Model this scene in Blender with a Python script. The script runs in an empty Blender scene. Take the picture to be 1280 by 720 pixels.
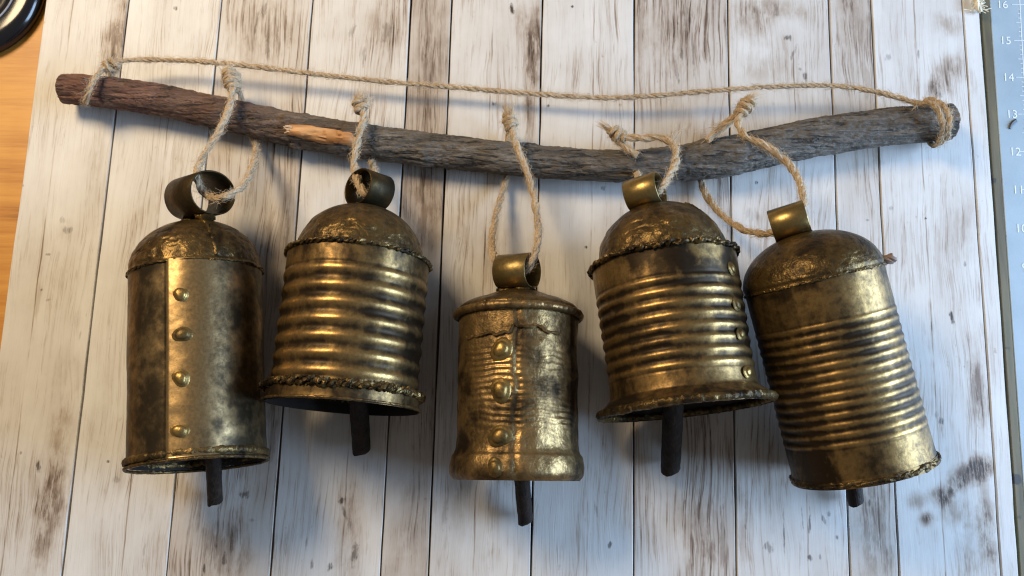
import bpy, bmesh, math, random
import numpy as np
from mathutils import Vector, Matrix

random.seed(7)
rng = np.random.default_rng(11)
S = bpy.context.scene
COL = S.collection

# ------------------------------------------------------------------ camera
F = 1000.0                       # focal length in pixels of a 1280 px wide frame
PITCH = math.radians(9.31)
CAM_H = 0.527
ROT = Matrix.Rotation(PITCH, 3, 'X')
CAM = Vector((0, -CAM_H * math.tan(PITCH), CAM_H))
cd = bpy.data.cameras.new('camera')
cam = bpy.data.objects.new('camera', cd)
COL.objects.link(cam)
cam.matrix_world = Matrix.Translation(CAM) @ ROT.to_4x4()
cd.sensor_width = 36.0
cd.lens = F * 36.0 / 1280.0
cd.clip_start = 0.01
cd.clip_end = 100
cd.dof.use_dof = True
cd.dof.focus_distance = 0.47
cd.dof.aperture_fstop = 22.0
S.camera = cam

def at(px, py, z=0.0):
    """the place in the scene seen at a pixel of the photograph, at height z over the board"""
    d = ROT @ Vector(((px - 640) / F, (360 - py) / F, -1))
    return CAM + d * ((z - CAM.z) / d.z)

def mpp(px, py, z=0.0):
    """metres per pixel there"""
    p = at(px, py, z) - CAM
    return -(ROT.transposed() @ p).z / F

def pix(p):
    c = ROT.transposed() @ (Vector(p) - CAM)
    return 640 + F * c.x / -c.z, 360 - F * c.y / -c.z

# ------------------------------------------------------------------ light
W = bpy.data.worlds.new('World'); S.world = W; W.use_nodes = True
W.node_tree.nodes['Background'].inputs[0].default_value = (0.96, 0.94, 0.94, 1)
W.node_tree.nodes['Background'].inputs[1].default_value = 0.17

def area(name, loc, target, sx, sy, power, color, shape='RECTANGLE'):
    l = bpy.data.lights.new(name, 'AREA'); l.shape = shape; l.size = sx; l.size_y = sy
    l.energy = power; l.color = color
    o = bpy.data.objects.new(name, l); COL.objects.link(o)
    o.location = loc
    o.rotation_euler = (Vector(target) - Vector(loc)).to_track_quat('-Z', 'Y').to_euler()
    return o
area('warm_lamp', (-0.55, 0.52, 0.82), (-.1, 0, 0), 0.38, 0.38, 12.0, (1.0, 0.77, 0.47), 'DISK')
area('window_light', (1.25, -0.04, 0.48), (0.1, 0, 0), 0.85, 0.8, 42, (0.46, 0.68, 1.0))

S.view_settings.view_transform = 'Standard'
S.view_settings.look = 'None'
S.view_settings.exposure = 0.0
S.view_settings.gamma = 1.0
S.cycles.max_bounces = 8
S.cycles.pixel_filter_type = 'BLACKMAN_HARRIS'
S.cycles.filter_width = 1.2

# ------------------------------------------------------------------ helpers
def lattice(ix, iy, iz, seed):
    h = (ix * 374761393 + iy * 668265263 + iz * 2147483647 + seed * 1274126177) & 0xffffffff
    h = ((h ^ (h >> 13)) * 1274126177) & 0xffffffff
    h = ((h ^ (h >> 16)) * 2246822519) & 0xffffffff
    return ((h ^ (h >> 15)) & 0xffff) / 65535.0 * 2 - 1

def vnoise(P, freq, seed=0):
    """smooth value noise, -1..1"""
    p = np.asarray(P, float) * freq + 100.0
    i = np.floor(p).astype(np.int64); f = p - i
    f = f * f * f * (f * (f * 6 - 15) + 10)
    x, y, z = i[..., 0], i[..., 1], i[..., 2]
    fx, fy, fz = f[..., 0], f[..., 1], f[..., 2]
    def L(a, b, t): return a + (b - a) * t
    c = lambda dx, dy, dz: lattice(x + dx, y + dy, z + dz, seed)
    return L(L(L(c(0,0,0), c(1,0,0), fx), L(c(0,1,0), c(1,1,0), fx), fy),
             L(L(c(0,0,1), c(1,0,1), fx), L(c(0,1,1), c(1,1,1), fx), fy), fz)

def fbm(P, freq, seed=0, octv=3, gain=0.5):
    t = 0; a = 1.0; s = 0
    for k in range(octv):
        t = t + a * vnoise(P, freq * 2 ** k, seed + k * 17); s += a; a *= gain
    return t / s

def sstep(a, b, x):
    t = np.clip((x - a) / (b - a), 0, 1)
    return t * t * (3 - 2 * t)

class MB:
    def __init__(s): s.v = []; s.f = []; s.a = []
    def grid(s, P, wrap_u=False, wrap_v=False, att=None):
        """P[nv, nu, 3]: quads between neighbours"""
        P = np.asarray(P, float); nv, nu = P.shape[:2]
        o = len(s.v)
        s.v.extend(P.reshape(-1, 3).tolist())
        s.a.extend((np.zeros(nv * nu) if att is None else np.asarray(att).reshape(-1)).tolist())
        for j in range(nv if wrap_v else nv - 1):
            j2 = (j + 1) % nv
            for i in range(nu if wrap_u else nu - 1):
                i2 = (i + 1) % nu
                s.f.append((o + j * nu + i, o + j * nu + i2, o + j2 * nu + i2, o + j2 * nu + i))
    def cap(s, ring, flip=False):
        o = len(s.v); s.v.extend([list(p) for p in ring]); s.a.extend([0.0] * len(ring))
        ix = list(range(o, o + len(ring)))
        s.f.append(ix[::-1] if flip else ix)
    def build(s, name, mat, parent=None, smooth=True, att=None):
        me = bpy.data.meshes.new(name)
        me.from_pydata(s.v, [], s.f)
        me.update()
        if att:
            at_ = me.attributes.new(att, 'FLOAT', 'POINT'); at_.data.foreach_set('value', s.a)
        bm = bmesh.new(); bm.from_mesh(me)
        bmesh.ops.recalc_face_normals(bm, faces=bm.faces)
        bm.to_mesh(me); bm.free()
        if smooth:
            me.polygons.foreach_set('use_smooth', [True] * len(me.polygons))
            try: me.set_sharp_from_angle(angle=math.radians(50))
            except Exception: pass
        me.materials.append(mat)
        o = bpy.data.objects.new(name, me); COL.objects.link(o)
        if parent: o.parent = parent
        return o

def tag(o, label=None, cat=None, group=None, kind=None):
    if label: o['label'] = label
    if cat: o['category'] = cat
    if group: o['group'] = group
    if kind: o['kind'] = kind
    return o

def empty(name, matrix):
    o = bpy.data.objects.new(name, None); COL.objects.link(o)
    o.empty_display_size = 0.02
    o.matrix_world = matrix
    return o

def spline(pts, step):
    """Catmull-Rom through pts, resampled at about `step`"""
    P = np.array([list(p) for p in pts], float)
    P = np.vstack([2 * P[0] - P[1], P, 2 * P[-1] - P[-2]])
    out = []
    for i in range(1, len(P) - 2):
        t = np.linspace(0, 1, 40, endpoint=False)[:, None]
        a, b, c, d = P[i-1], P[i], P[i+1], P[i+2]
        out.append(0.5 * (2*b + (c-a)*t + (2*a-5*b+4*c-d)*t**2 + (3*b-a-3*c+d)*t**3))
    out.append(P[-2][None, :]); C = np.vstack(out)
    s = np.r_[0, np.cumsum(np.linalg.norm(np.diff(C, axis=0), axis=1))]
    n = max(4, int(s[-1] / step))
    u = np.linspace(0, s[-1], n)
    return np.stack([np.interp(u, s, C[:, k]) for k in range(3)], 1), u

def frames(C):
    """parallel-transport frame along a path"""
    T = np.gradient(C, axis=0); T /= np.linalg.norm(T, axis=1)[:, None] + 1e-12
    n = np.cross(T[0], [0.31, 0.2, 0.93]); n /= np.linalg.norm(n)
    N = [n]
    for k in range(1, len(C)):
        n = N[-1] - T[k] * np.dot(N[-1], T[k]); n /= np.linalg.norm(n) + 1e-12; N.append(n)
    N = np.array(N); return T, N, np.cross(T, N)

def tube(mb, C, r, sides=8, caps=True, ph=0.0):
    C = np.asarray(C, float); T, N, B = frames(C)
    r = np.broadcast_to(np.asarray(r, float), (len(C),))
    a = np.linspace(0, 2 * math.pi, sides, endpoint=False) + ph
    P = C[:, None] + r[:, None, None] * (np.cos(a)[None, :, None] * N[:, None] + np.sin(a)[None, :, None] * B[:, None])
    mb.grid(P, wrap_u=True)
    if caps:
        mb.cap(P[0]); mb.cap(P[-1])
    return P

def twine(mb, pts, R, step=0.0007, pitch=None, seed=0, strands=3, sides=6, loose=0.0):
    """a laid cord: strands twisted round a path"""
    C, u = spline(pts, step)
    T, N, B = frames(C)
    pitch = pitch or R * 7.5
    rr = np.random.default_rng(seed)
    wob = 1 + 0.16 * vnoise(np.stack([u, u * 0, u * 0 + seed], 1), 160, seed)
    for k in range(strands):
        th = 2 * math.pi * (u / pitch + k / strands) + 1.1 * vnoise(np.stack([u, u*0 + k * .4, u*0], 1), 70, seed + 3)
        off = R * 0.41 * wob
        D = C + off[:, None] * (np.cos(th)[:, None] * N + np.sin(th)[:, None] * B)
        tube(mb, D, R * 0.59 * wob * (1 + 0.08 * vnoise(np.stack([u, u*0 + k*3, u*0 + 5], 1), 400, seed)), sides)
    return C, T, N, B

def hairs(mb, C, N, B, T, R, n, seed=0, length=(0.002, 0.006), thick=0.00007):
    rr = np.random.default_rng(seed)
    for _ in range(n):
        i = rr.integers(1, len(C) - 1); a = rr.uniform(0, 2 * math.pi)
        d = math.cos(a) * N[i] + math.sin(a) * B[i]
        t = T[i] * rr.choice([-1, 1])
        l = rr.uniform(*length)
        p0 = C[i] + d * R * 0.85
        p1 = p0 + d * l * 0.25 + t * l * 0.45 + rr.normal(0, 1, 3) * l * 0.08
        p2 = p1 + d * l * rr.uniform(0, 0.3) + t * l * 0.4 + rr.normal(0, 1, 3) * l * 0.2
        tube(mb, np.array([p0, p1, p2]), [thick, thick, thick * 0.5], 3, caps=False)

# ------------------------------------------------------------------ material helpers
class NT:
    def __init__(s, name):
        s.m = bpy.data.materials.new(name); s.m.use_nodes = True
        s.t = s.m.node_tree; s.n = s.t.nodes
        s.b = s.n['Principled BSDF']
    def node(s, typ, **kw):
        n = s.n.new(typ)
        for k, v in kw.items(): setattr(n, k, v)
        return n
    def put(s, sock, v):
        if hasattr(v, 'is_output') or isinstance(v, bpy.types.NodeSocket): s.t.links.new(v, sock)
        else: sock.default_value = v
    def math(s, op, a, b=None, c=None, clamp=False):
        n = s.node('ShaderNodeMath', operation=op, use_clamp=clamp)
        for i, v in enumerate((a, b, c)):
            if v is not None: s.put(n.inputs[i], v)
        return n.outputs[0]
    def noise(s, vec, scale, detail=3, rough=0.55, dist=0.0):
        n = s.node('ShaderNodeTexNoise'); s.put(n.inputs['Vector'], vec)
        n.inputs['Scale'].default_value = scale; n.inputs['Detail'].default_value = detail
        n.inputs['Roughness'].default_value = rough; n.inputs['Distortion'].default_value = dist
        return n.outputs[0]
    def mapping(s, vec, loc=(0,0,0), rot=(0,0,0), scale=(1,1,1)):
        n = s.node('ShaderNodeMapping'); s.put(n.inputs[0], vec)
        n.inputs[1].default_value = loc; n.inputs[2].default_value = rot; n.inputs[3].default_value = scale
        return n.outputs[0]
    def vmath(s, op, a, b=None):
        n = s.node('ShaderNodeVectorMath', operation=op)
        s.put(n.inputs[0], a)
        if b is not None: s.put(n.inputs[1], b)
        return n
    def rng(s, v, a, b, c=0.0, d=1.0, smooth=True):
        n = s.node('ShaderNodeMapRange'); n.interpolation_type = 'SMOOTHSTEP' if smooth else 'LINEAR'
        s.put(n.inputs[0], v)
        for i, q in enumerate((a, b, c, d)): n.inputs[i + 1].default_value = q
        return n.outputs[0]
    def ramp(s, v, stops):
        n = s.node('ShaderNodeValToRGB'); s.put(n.inputs[0], v); e = n.color_ramp.elements
        while len(e) < len(stops): e.new(0.5)
        for k, (p, c) in zip(e, stops): k.position = p; k.color = (*c, 1)
        return n.outputs[0]
    def mix(s, f, a, b, blend='MIX'):
        n = s.node('ShaderNodeMix', data_type='RGBA', blend_type=blend)
        s.put(n.inputs[0], f)
        s.put(n.inputs[6], (*a, 1) if isinstance(a, tuple) else a)
        s.put(n.inputs[7], (*b, 1) if isinstance(b, tuple) else b)
        return n.outputs[2]
    def coord(s):
        return s.node('ShaderNodeTexCoord').outputs['Object']
    def bump(s, h, strength, dist):
        n = s.node('ShaderNodeBump'); s.put(n.inputs['Height'], h)
        n.inputs['Strength'].default_value = strength; n.inputs['Distance'].default_value = dist
        s.t.links.new(n.outputs[0], s.b.inputs['Normal'])
    def color(s, c): s.put(s.b.inputs['Base Color'], (*c, 1) if isinstance(c, tuple) else c)
    def set(s, **kw):
        for k, v in kw.items(): s.put(s.b.inputs[k.replace('_', ' ')], v)

def plain(name, c, rough=0.5, metal=0.0, var=0.25, scale=200, bump=0.2, bd=0.0004):
    m = NT(name); co = m.coord()
    n = m.noise(co, scale, 4)
    a = tuple(x * (1 - var) for x in c); b = tuple(min(1, x * (1 + var)) for x in c)
    m.color(m.ramp(n, [(0.3, a), (0.7, b)])); m.set(Roughness=rough, Metallic=metal)
    if bump: m.bump(n, bump, bd)
    return m.m

# ------------------------------------------------------------------ the table, board, mat
TABLE_Z = -0.010
m = NT('orange_pine'); co = m.coord()
v = m.mapping(co, rot=(0, 0, math.radians(2)), scale=(0.07, 1, 1))
n1 = m.noise(v, 55, 5, 0.6, 0.4); n2 = m.noise(v, 420, 3, 0.6); n3 = m.noise(co, 9, 2)
k = m.math('ADD', m.math('MULTIPLY', n1, 0.75), m.math('MULTIPLY', n2, 0.25))
m.color(m.ramp(k, [(0.34, (0.20, 0.075, 0.012)), (0.44, (0.44, 0.19, 0.032)), (0.60, (0.58, 0.29, 0.06))]))
m.set(Roughness=0.38); m.bump(k, 0.12, 0.0005)
mb = MB()
mb.grid([[(-1.2, -0.9, TABLE_Z), (1.2, -0.9, TABLE_Z)], [(-1.2, 1.1, TABLE_Z), (1.2, 1.1, TABLE_Z)]])
tag(mb.build('table_surface', m.m), kind='structure')

SEAMS = [(57, -39), (161, 77), (277, 207.5), (391, 337.5), (514, 475.5), (565, 535.5), (678, 663.5),
         (793, 792), (910, 921), (1036, 1062.5), (1089, 1124), (1203, 1252), (1224.5, 1274.5)]
ANG = math.radians(1.68)       # the planks run a little clockwise of the camera's up direction
def seam_x(k, y): a, b = SEAMS[k]; return a + (b - a) * y / 720.0
def plank_at(px, py):
    for k in range(len(SEAMS) - 1):
        if seam_x(k, py) <= px < seam_x(k + 1, py): return k
    return None

# marks in the wood: px, py, half width, half length (px), turn (deg), strength, kind
MARKS = [
    (219, 10, 3, 3.5, 0, 1.0), (640, 11, 3.2, 9, -12, 1.0), (715, 8, 2.2, 2.2, 0, .9), (985, 47, 6, 4.5, 0, .8),
    (992, 66, 2.6, 12, 22, .55), (1006, 96, 3.5, 8, 0, .8), (1000, 86, 3, 3, 0, .6), (330, 12, 4, 14, 10, .55),
    (334, 60, 3, 22, -6, .45), (320, 30, 2, 24, 6, .5), (345, 20, 2, 18, -4, .45), (440, 40, 4, 12, 15, .45),
    (483, 40, 7, 16, 8, .45), (455, 70, 3, 14, 0, .4), (618, 130, 5, 4, 20, .8), (685, 132, 3, 3, 0, .9),
    (852, 68, 3.2, 12, 0, .7), (846, 90, 3, 18, -8, .55), (858, 20, 3, 26, 4, .45), (866, 60, 2, 40, -3, .45),
    (945, 12, 5, 7, 40, .5), (970, 10, 3, 14, -14, .45), (1148, 70, 2, 9, 0, .55), (1110, 72, 5, 5, 40, .4),
    (1165, 112, 6, 14, 20, .45), (1173, 118, 8, 6, 60, .6), (85, 287, 7, 6, 0, .55), (78, 275, 5, 5, 0, .3),
    (60, 318, 4, 2, 0, .5), (60, 375, 4, 1.8, -20, .5), (28, 232, 3, 2, 0, .5), (27, 190, 1.2, 14, 6, .4),
    (48, 584, 3.4, 10, -14, 1.0), (52, 362, 2.5, 2, 0, .7), (135, 577, 2, 2, 0, .8), (145, 600, 6, 5, 30, .35),
    (26, 566, 2, 3, 0, .7), (78, 588, 4, 7, 0, .25), (1190, 397, 3.6, 10, -10, 1.0), (1176, 527, 5, 5, 0, .8),
    (1170, 519, 3, 6, 10, .5), (1164, 408, 1.8, 8, 0, .55), (1157, 273, 2, 2, 0, .9), (1206, 330, 2, 4, 0, .6),
    (427, 626, 5, 5, 10, .95), (431, 642, 2.6, 12, -18, .7), (437, 656, 4, 9, -20, .55), (443, 692, 5, 17, 6, .75), (413, 709, 4, 6, 0, .95),
    (389, 706, 2.5, 7, 0, .7), (383, 680, 2, 9, 0, .5), (306, 618, 8, 5, -4, .75), (270, 682, 3, 4, 0, .9),
    (280, 700, 4, 11, 0, .8), (255, 711, 3, 6, 0, .95), (272, 655, 1.5, 26, -3, .7), (289, 685, 3, 10, 8, .6), (315, 650, 4, 3, 0, .4),
    (762, 681, 2.6, 6, 16, .8), (745, 636, 2, 10, -10, .4), (960, 684, 8, 7, 0, .6), (960, 681, 3, 3, 0, .6),
    (980, 668, 1.4, 30, 0, .7), (1012, 655, 1.8, 18, 2, .75), (1003, 648, 1.2, 16, -3, .6), (1030, 650, 2.4, 8, -25, .7), (1036, 643, 4, 4, 0, .5),
    (1012, 697, 5, 4, -50, .8), (1025, 697, 2, 4, 0, .6), (1046, 672, 2, 4, 0, .7), (1087, 629, 2, 5, 0, .8),
    (733, 309, 2.6, 2.6, 0, .95), (945, 228, 3, 3, 0, .9), (754, 235, 3, 4, 0, .6), (940, 268, 12, 10, 0, .22),
    (1050, 470, 3, 2, 0, .4), (1114, 260, 4, 3, 0, .4), (1085, 275, 3, 2, 0, .5), (556, 640, 4, 22, 2, .3),
    (374, 250, 3, 4, 0, .3), (100, 420, 2, 8, 0, .3), (180, 690, 1.6, 20, 0, .3),
]
# brown weathering, softer: px, py, half width, half length, turn, strength
STAINS = [
    (147, 40, 16, 70, 4, .50), (135, 85, 14, 20, 0, .40), (668, 70, 12, 60, 2, .60), (650, 30, 10, 26, 0, .32), (662, 150, 9, 36, 0, .45),
    (60, 650, 17, 78, 6, .55), (72, 560, 18, 60, 6, .28), (90, 480, 30, 60, 5, .16), (125, 505, 14, 60, 5, .12),
    (1205, 598, 34, 15, -33, .78), (1180, 618, 20, 13, -25, .62), (1158, 648, 12, 10, 0, .80), (1226, 583, 16, 15, 10, .90), (1146, 628, 14, 12, 0, .42),
    (1195, 640, 22, 20, 0, .40), (1236, 660, 12, 60, -4, .62), (1215, 690, 20, 40, 0, .32), (1222, 490, 12, 60, -4, .46), (1206, 280, 18, 40, 0, .22),
    (1185, 95, 20, 30, 30, .42), (1185, 30, 18, 18, 40, .34), (1168, 112, 14, 12, 0, .40),
    (540, 50, 24, 90, 2, .20), (940, 25, 30, 34, 0, .30), (975, 12, 40, 18, 0, .30), (950, 85, 30, 22, 0, .26),
    (1065, 30, 20, 60, 0, .22), (1093, 660, 26, 90, 0, .34), (480, 35, 22, 40, 0, .26), (330, 40, 40, 60, 0, .26),
    (845, 60, 30, 80, 0, .24), (800, 50, 8, 90, 0, .28), (280, 690, 34, 50, 0, .34), (435, 660, 18, 70, 0, .26), (508, 660, 22, 80, 0, .16),
    (570, 620, 22, 60, 0, .15), (870, 650, 30, 60, 0, .22), (930, 640, 8, 70, 0, .26), (84, 290, 14, 14, 0, .22), (150, 600, 10, 20, 0, .2),
    (530, 260, 22, 70, 0, .28), (360, 250, 10, 70, 0, .22), (625, 290, 24, 60, 0, .14), (760, 300, 14, 40, 0, .12), (960, 290, 20, 40, 0, .10),
]
# how brown, how grainy and which hue each plank is
PLANKS = [(0.08, 0.35), (0.05, 0.35), (0.24, 1.05), (0.13, 0.60), (0.36, 0.50), (0.14, 0.62), (0.08, 0.42),
          (0.22, 1.10), (0.13, 0.60), (0.24, 0.50), (0.09, 0.40), (0.06, 0.25)]

HALF = [(0, 92), (1, 226), (5, 617), (6, 743), (8, 990), (10, 1142), (3, 470)]
def rotated(p):                 # world -> the planks' own frame
    c, s_ = math.cos(ANG), math.sin(ANG)
    return (p.x * c - p.y * s_, p.x * s_ + p.y * c)

def plank_material(k):
    base, grain = PLANKS[k]
    m = NT('whitewashed_plank'); co = m.coord()
    r = m.mapping(co, rot=(0, 0, ANG))
    o = (k * 3.17 + 1.3, k * 1.91, k * 0.7)
    warp = m.noise(m.mapping(r, loc=o, scale=(1, .35, 1)), 26, 2)
    wv = m.node('ShaderNodeCombineXYZ'); m.put(wv.inputs[0], m.math('MULTIPLY', m.math('SUBTRACT', warp, 0.5), 0.016))
    g = m.vmath('ADD', r, wv.outputs[0]).outputs[0]
    fib = m.noise(m.mapping(g, loc=o, scale=(1, .030, 1)), 900, 4, .65)
    streak = m.noise(m.mapping(g, loc=o, scale=(1, .035, 1)), 230, 4, .6)
    wide = m.noise(m.mapping(g, loc=o, scale=(1, .10, 1)), 55, 3, .6)
    blot = m.noise(m.mapping(r, loc=o, scale=(1, .40, 1)), 30, 4, .6)
    blot2 = m.noise(m.mapping(r, loc=(o[1], o[0], 3), scale=(1, .55, 1)), 17, 5, .62)
    speck = m.noise(m.mapping(r, loc=o, scale=(1, .5, 1)), 260, 3, .6)
    wt = m.node('ShaderNodeTexWave', wave_type='BANDS', bands_direction='X', wave_profile='SIN')
    m.put(wt.inputs['Vector'], m.mapping(g, loc=o, scale=(1, .11, 1)))
    wt.inputs['Scale'].default_value = 62; wt.inputs['Distortion'].default_value = 7.0
    wt.inputs['Detail'].default_value = 2.5; wt.inputs['Detail Scale'].default_value = 0.8; wt.inputs['Detail Roughness'].default_value = .6
    wear = m.rng(blot, .42, .66)
    lines = m.rng(m.math('MULTIPLY', wt.outputs[1], m.math('ADD', .35, fib)), .50, .95)
    crack = m.rng(streak, .61, .74)
    fine = m.rng(fib, .56, .75)
    amt = m.math('ADD', base * .95, m.math('MULTIPLY_ADD', m.math('SUBTRACT', wide, .5), .34, m.math('MULTIPLY', m.math('SUBTRACT', blot2, .42), .70)))
    amt = m.math('ADD', amt, m.math('MULTIPLY', lines, m.math('MULTIPLY_ADD', wear, .27 * grain, .035 * grain)))
    amt = m.math('ADD', amt, m.math('MULTIPLY', crack, m.math('MULTIPLY_ADD', wear, .34, .12 + .12 * grain)))
    amt = m.math('ADD', amt, m.math('MULTIPLY', fine, m.math('MULTIPLY_ADD', wear, .24, .13 + .08 * grain)))
    hl = m.noise(m.mapping(g, loc=(o[2], o[0], 1), scale=(1, .018, 1)), 330, 3, .55)
    hair = m.rng(m.math('ABSOLUTE', m.math('SUBTRACT', hl, .5)), .004, .022, 1, 0)
    hw = m.rng(m.math('ADD', blot, m.math('MULTIPLY', m.math('SUBTRACT', blot2, .5), .8)), .40, .60, .10, 1)
    amt = m.math('ADD', amt, m.math('MULTIPLY', hair, m.math('MULTIPLY', hw, .17 + .09 * grain)))
    fl = m.noise(m.mapping(g, loc=(o[0], o[2], 5), scale=(1, .075, 1)), 210, 7, .66)
    flz = m.math('ADD', fl, m.math('MULTIPLY', m.math('SUBTRACT', blot2, .5), .55))
    amt = m.math('ADD', amt, m.math('MULTIPLY', m.rng(flz, .59, .655), .08 + .10 * grain))
    amt = m.math('ADD', amt, m.math('MULTIPLY', m.rng(speck, .64, .74), m.math('MULTIPLY', wear, .25)))
    fl2 = m.noise(m.mapping(g, loc=(o[1], 2, o[0]), scale=(1, .22, 1)), 200, 7, .68)
    # marks and stains of this plank, edges broken up by noise
    jag = m.noise(m.mapping(r, loc=o, scale=(1, .45, 1)), 420, 3, .6)
    jag2 = m.noise(m.mapping(r, loc=o, scale=(1, .6, 1)), 95, 4, .6)
    dark = None
    for (px, py, rx, ry, rot, st) in MARKS:
        if plank_at(px, py) != k: continue
        cx, cy = rotated(at(px, py)); q = mpp(px, py) * .92
        v = m.vmath('SUBTRACT', r, (cx, cy, 0)).outputs[0]
        v = m.mapping(v, rot=(0, 0, math.radians(rot)), scale=(1, 1, 0))
        v = m.vmath('MULTIPLY', v, (1 / (rx * q), 1 / (ry * q), 0)).outputs[0]
        d = m.math('ADD', m.vmath('LENGTH', v).outputs['Value'], m.math('MULTIPLY', m.math('SUBTRACT', jag, .5), 2.6))
        a = m.rng(d, .35, 1.15, st, 0)
        a = m.math('MULTIPLY', a, m.rng(fib, .38, .55, .45, 1)); dark = a if dark is None else m.math('MAXIMUM', dark, a)
    for (px, py, rx, ry, rot, st) in STAINS:
        if plank_at(px, py) != k: continue
        cx, cy = rotated(at(px, py)); q = mpp(px, py)
        v = m.vmath('SUBTRACT', r, (cx, cy, 0)).outputs[0]
        v = m.mapping(v, rot=(0, 0, math.radians(rot)), scale=(1, 1, 0))
        v = m.vmath('MULTIPLY', v, (1 / (rx * q), 1 / (ry * q), 0)).outputs[0]
        d = m.math('ADD', m.vmath('LENGTH', v).outputs['Value'], m.math('MULTIPLY', m.math('SUBTRACT', jag2, .5), 1.5))
        a = m.rng(d, .1, 1.45, st * .80, 0)
        a = m.math('MULTIPLY', a, m.math('MULTIPLY_ADD', m.rng(fl2, .40, .56), .75, .50))
        amt = m.math('ADD', amt, a)
    for kk, x0 in HALF:
        if kk != k: continue
        cx, cy = rotated(at(x0, 0))
        sp = m.node('ShaderNodeSeparateXYZ'); m.put(sp.inputs[0], r)
        wob = m.noise(m.mapping(r, loc=o, scale=(.3, 1, 1)), 30, 3)
        d = m.math('ABSOLUTE', m.math('SUBTRACT', m.math('SUBTRACT', sp.outputs[0], cx), m.math('MULTIPLY_ADD', wob, .0022, -.0011)))
        br = m.noise(m.mapping(r, loc=(9, k, 0), scale=(.05, 1, 1)), 22, 3)
        amt = m.math('ADD', amt, m.math('MULTIPLY', m.rng(d, .0001, .00075, .42, 0), m.rng(br, .42, .60, .10, 1)))
    c = m.ramp(m.math('MAXIMUM', amt, 0.0), [(0.0, (.64, .63, .61)), (.20, (.54, .515, .485)), (.45, (.40, .345, .295)), (.75, (.18, .13, .098)), (1.0, (.05, .035, .026))])
    if dark is not None:
        c = m.mix(dark, c, (.055, .038, .028))
    m.color(c)
    m.set(Roughness=m.math('MULTIPLY_ADD', fib, .25, .42))
    m.b.inputs['Specular IOR Level'].default_value = .35
    m.bump(m.math('ADD', fib, m.math('MULTIPLY', crack, -1.0)), .25, .0004)
    return m.m

board = empty('plank_board', Matrix.Translation(at(640, 360, TABLE_Z)))
tag(board, 'weathered whitewashed board of upright planks lying under the bells', 'board')
inv = board.matrix_world.inverted()
mb = MB()
q = [at(SEAMS[0][0] - 57 + 68, -110), at(1214, -110), at(1270, 830), at(-40, 830)]
top = [Vector((p.x, p.y, -0.0042)) for p in q]; bot = [Vector((p.x, p.y, TABLE_Z + .0004)) for p in q]
mb.cap(top); mb.cap(bot)
for i in range(4): mb.cap([top[i], top[(i+1) % 4], bot[(i+1) % 4], bot[i]])
o = mb.build('backing', plain('dark_backing', (.045, .03, .025), .9), None, smooth=False)
o.parent = board; o.matrix_parent_inverse = inv
for k in range(len(SEAMS) - 1):
    ys = np.linspace(-120, 840, 26)
    rows = []
    for j, y in enumerate(ys):
        L = at(seam_x(k, y), y); R = at(seam_x(k + 1, y), y)
        gl = .00060 + .00030 * vnoise(np.array([[y * .02, k, 0.0]]), 1.0, 3)[0]
        gr = .00060 + .00030 * vnoise(np.array([[y * .02, k, 7.0]]), 1.0, 5)[0]
        dz = -0.0002 * ((k * 37) % 5) / 5
        b = .0004
        rows.append([(L.x + gl, L.y, TABLE_Z + .0005), (L.x + gl, L.y, dz - b), (L.x + gl + b, L.y, dz), (R.x - gr - b, R.y, dz), (R.x - gr, R.y, dz - b), (R.x - gr, R.y, TABLE_Z + .0005)])
    mb = MB(); mb.grid(rows)
    mb.cap(rows[0]); mb.cap(rows[-1])
    o = mb.build('plank', plank_material(k), None, smooth=False)
    o.parent = board; o.matrix_parent_inverse = inv

# strip in the table gap by the mat, shade put into its olive brown
def flat_strip(left, right, z0, z1, name, mat, ys=(-110, 830), parent=None):
    mb = MB()
    rows = []
    for y in np.linspace(ys[0], ys[1], 12):
        L = at(left(y), y, z1); R = at(right(y), y, z1); b = .0004
        rows.append([(L.x, L.y, z0), (L.x, L.y, z1 - b), (L.x + b, L.y, z1), (R.x - b, R.y, z1), (R.x, R.y, z1 - b), (R.x, R.y, z0)])
    mb.grid(rows); mb.cap(rows[0]); mb.cap(rows[-1])
    return mb.build(name, mat, parent, smooth=False)
m = NT('olive_wood'); co = m.coord()
n = m.noise(m.mapping(co, scale=(1, .08, 1)), 160, 4); n2 = m.noise(co, 60, 3)
c = m.ramp(n, [(.3, (.055, .042, .018)), (.6, (.125, .098, .045)), (.75, (.075, .072, .03))])
m.color(m.mix(m.rng(n2, .66, .72), c, (.03, .025, .02))); m.set(Roughness=.6); m.bump(n, .3, .0004)
edge = lambda y: 1224.5 + 50 * y / 720
o = flat_strip(lambda y: edge(y) + 1.5, lambda y: edge(y) + 12 + .0 * y, TABLE_Z + .0004, -.0035, 'wooden_strip', m.m)
tag(o, 'narrow olive brown strip between the plank board and the cutting mat', 'strip')

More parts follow.
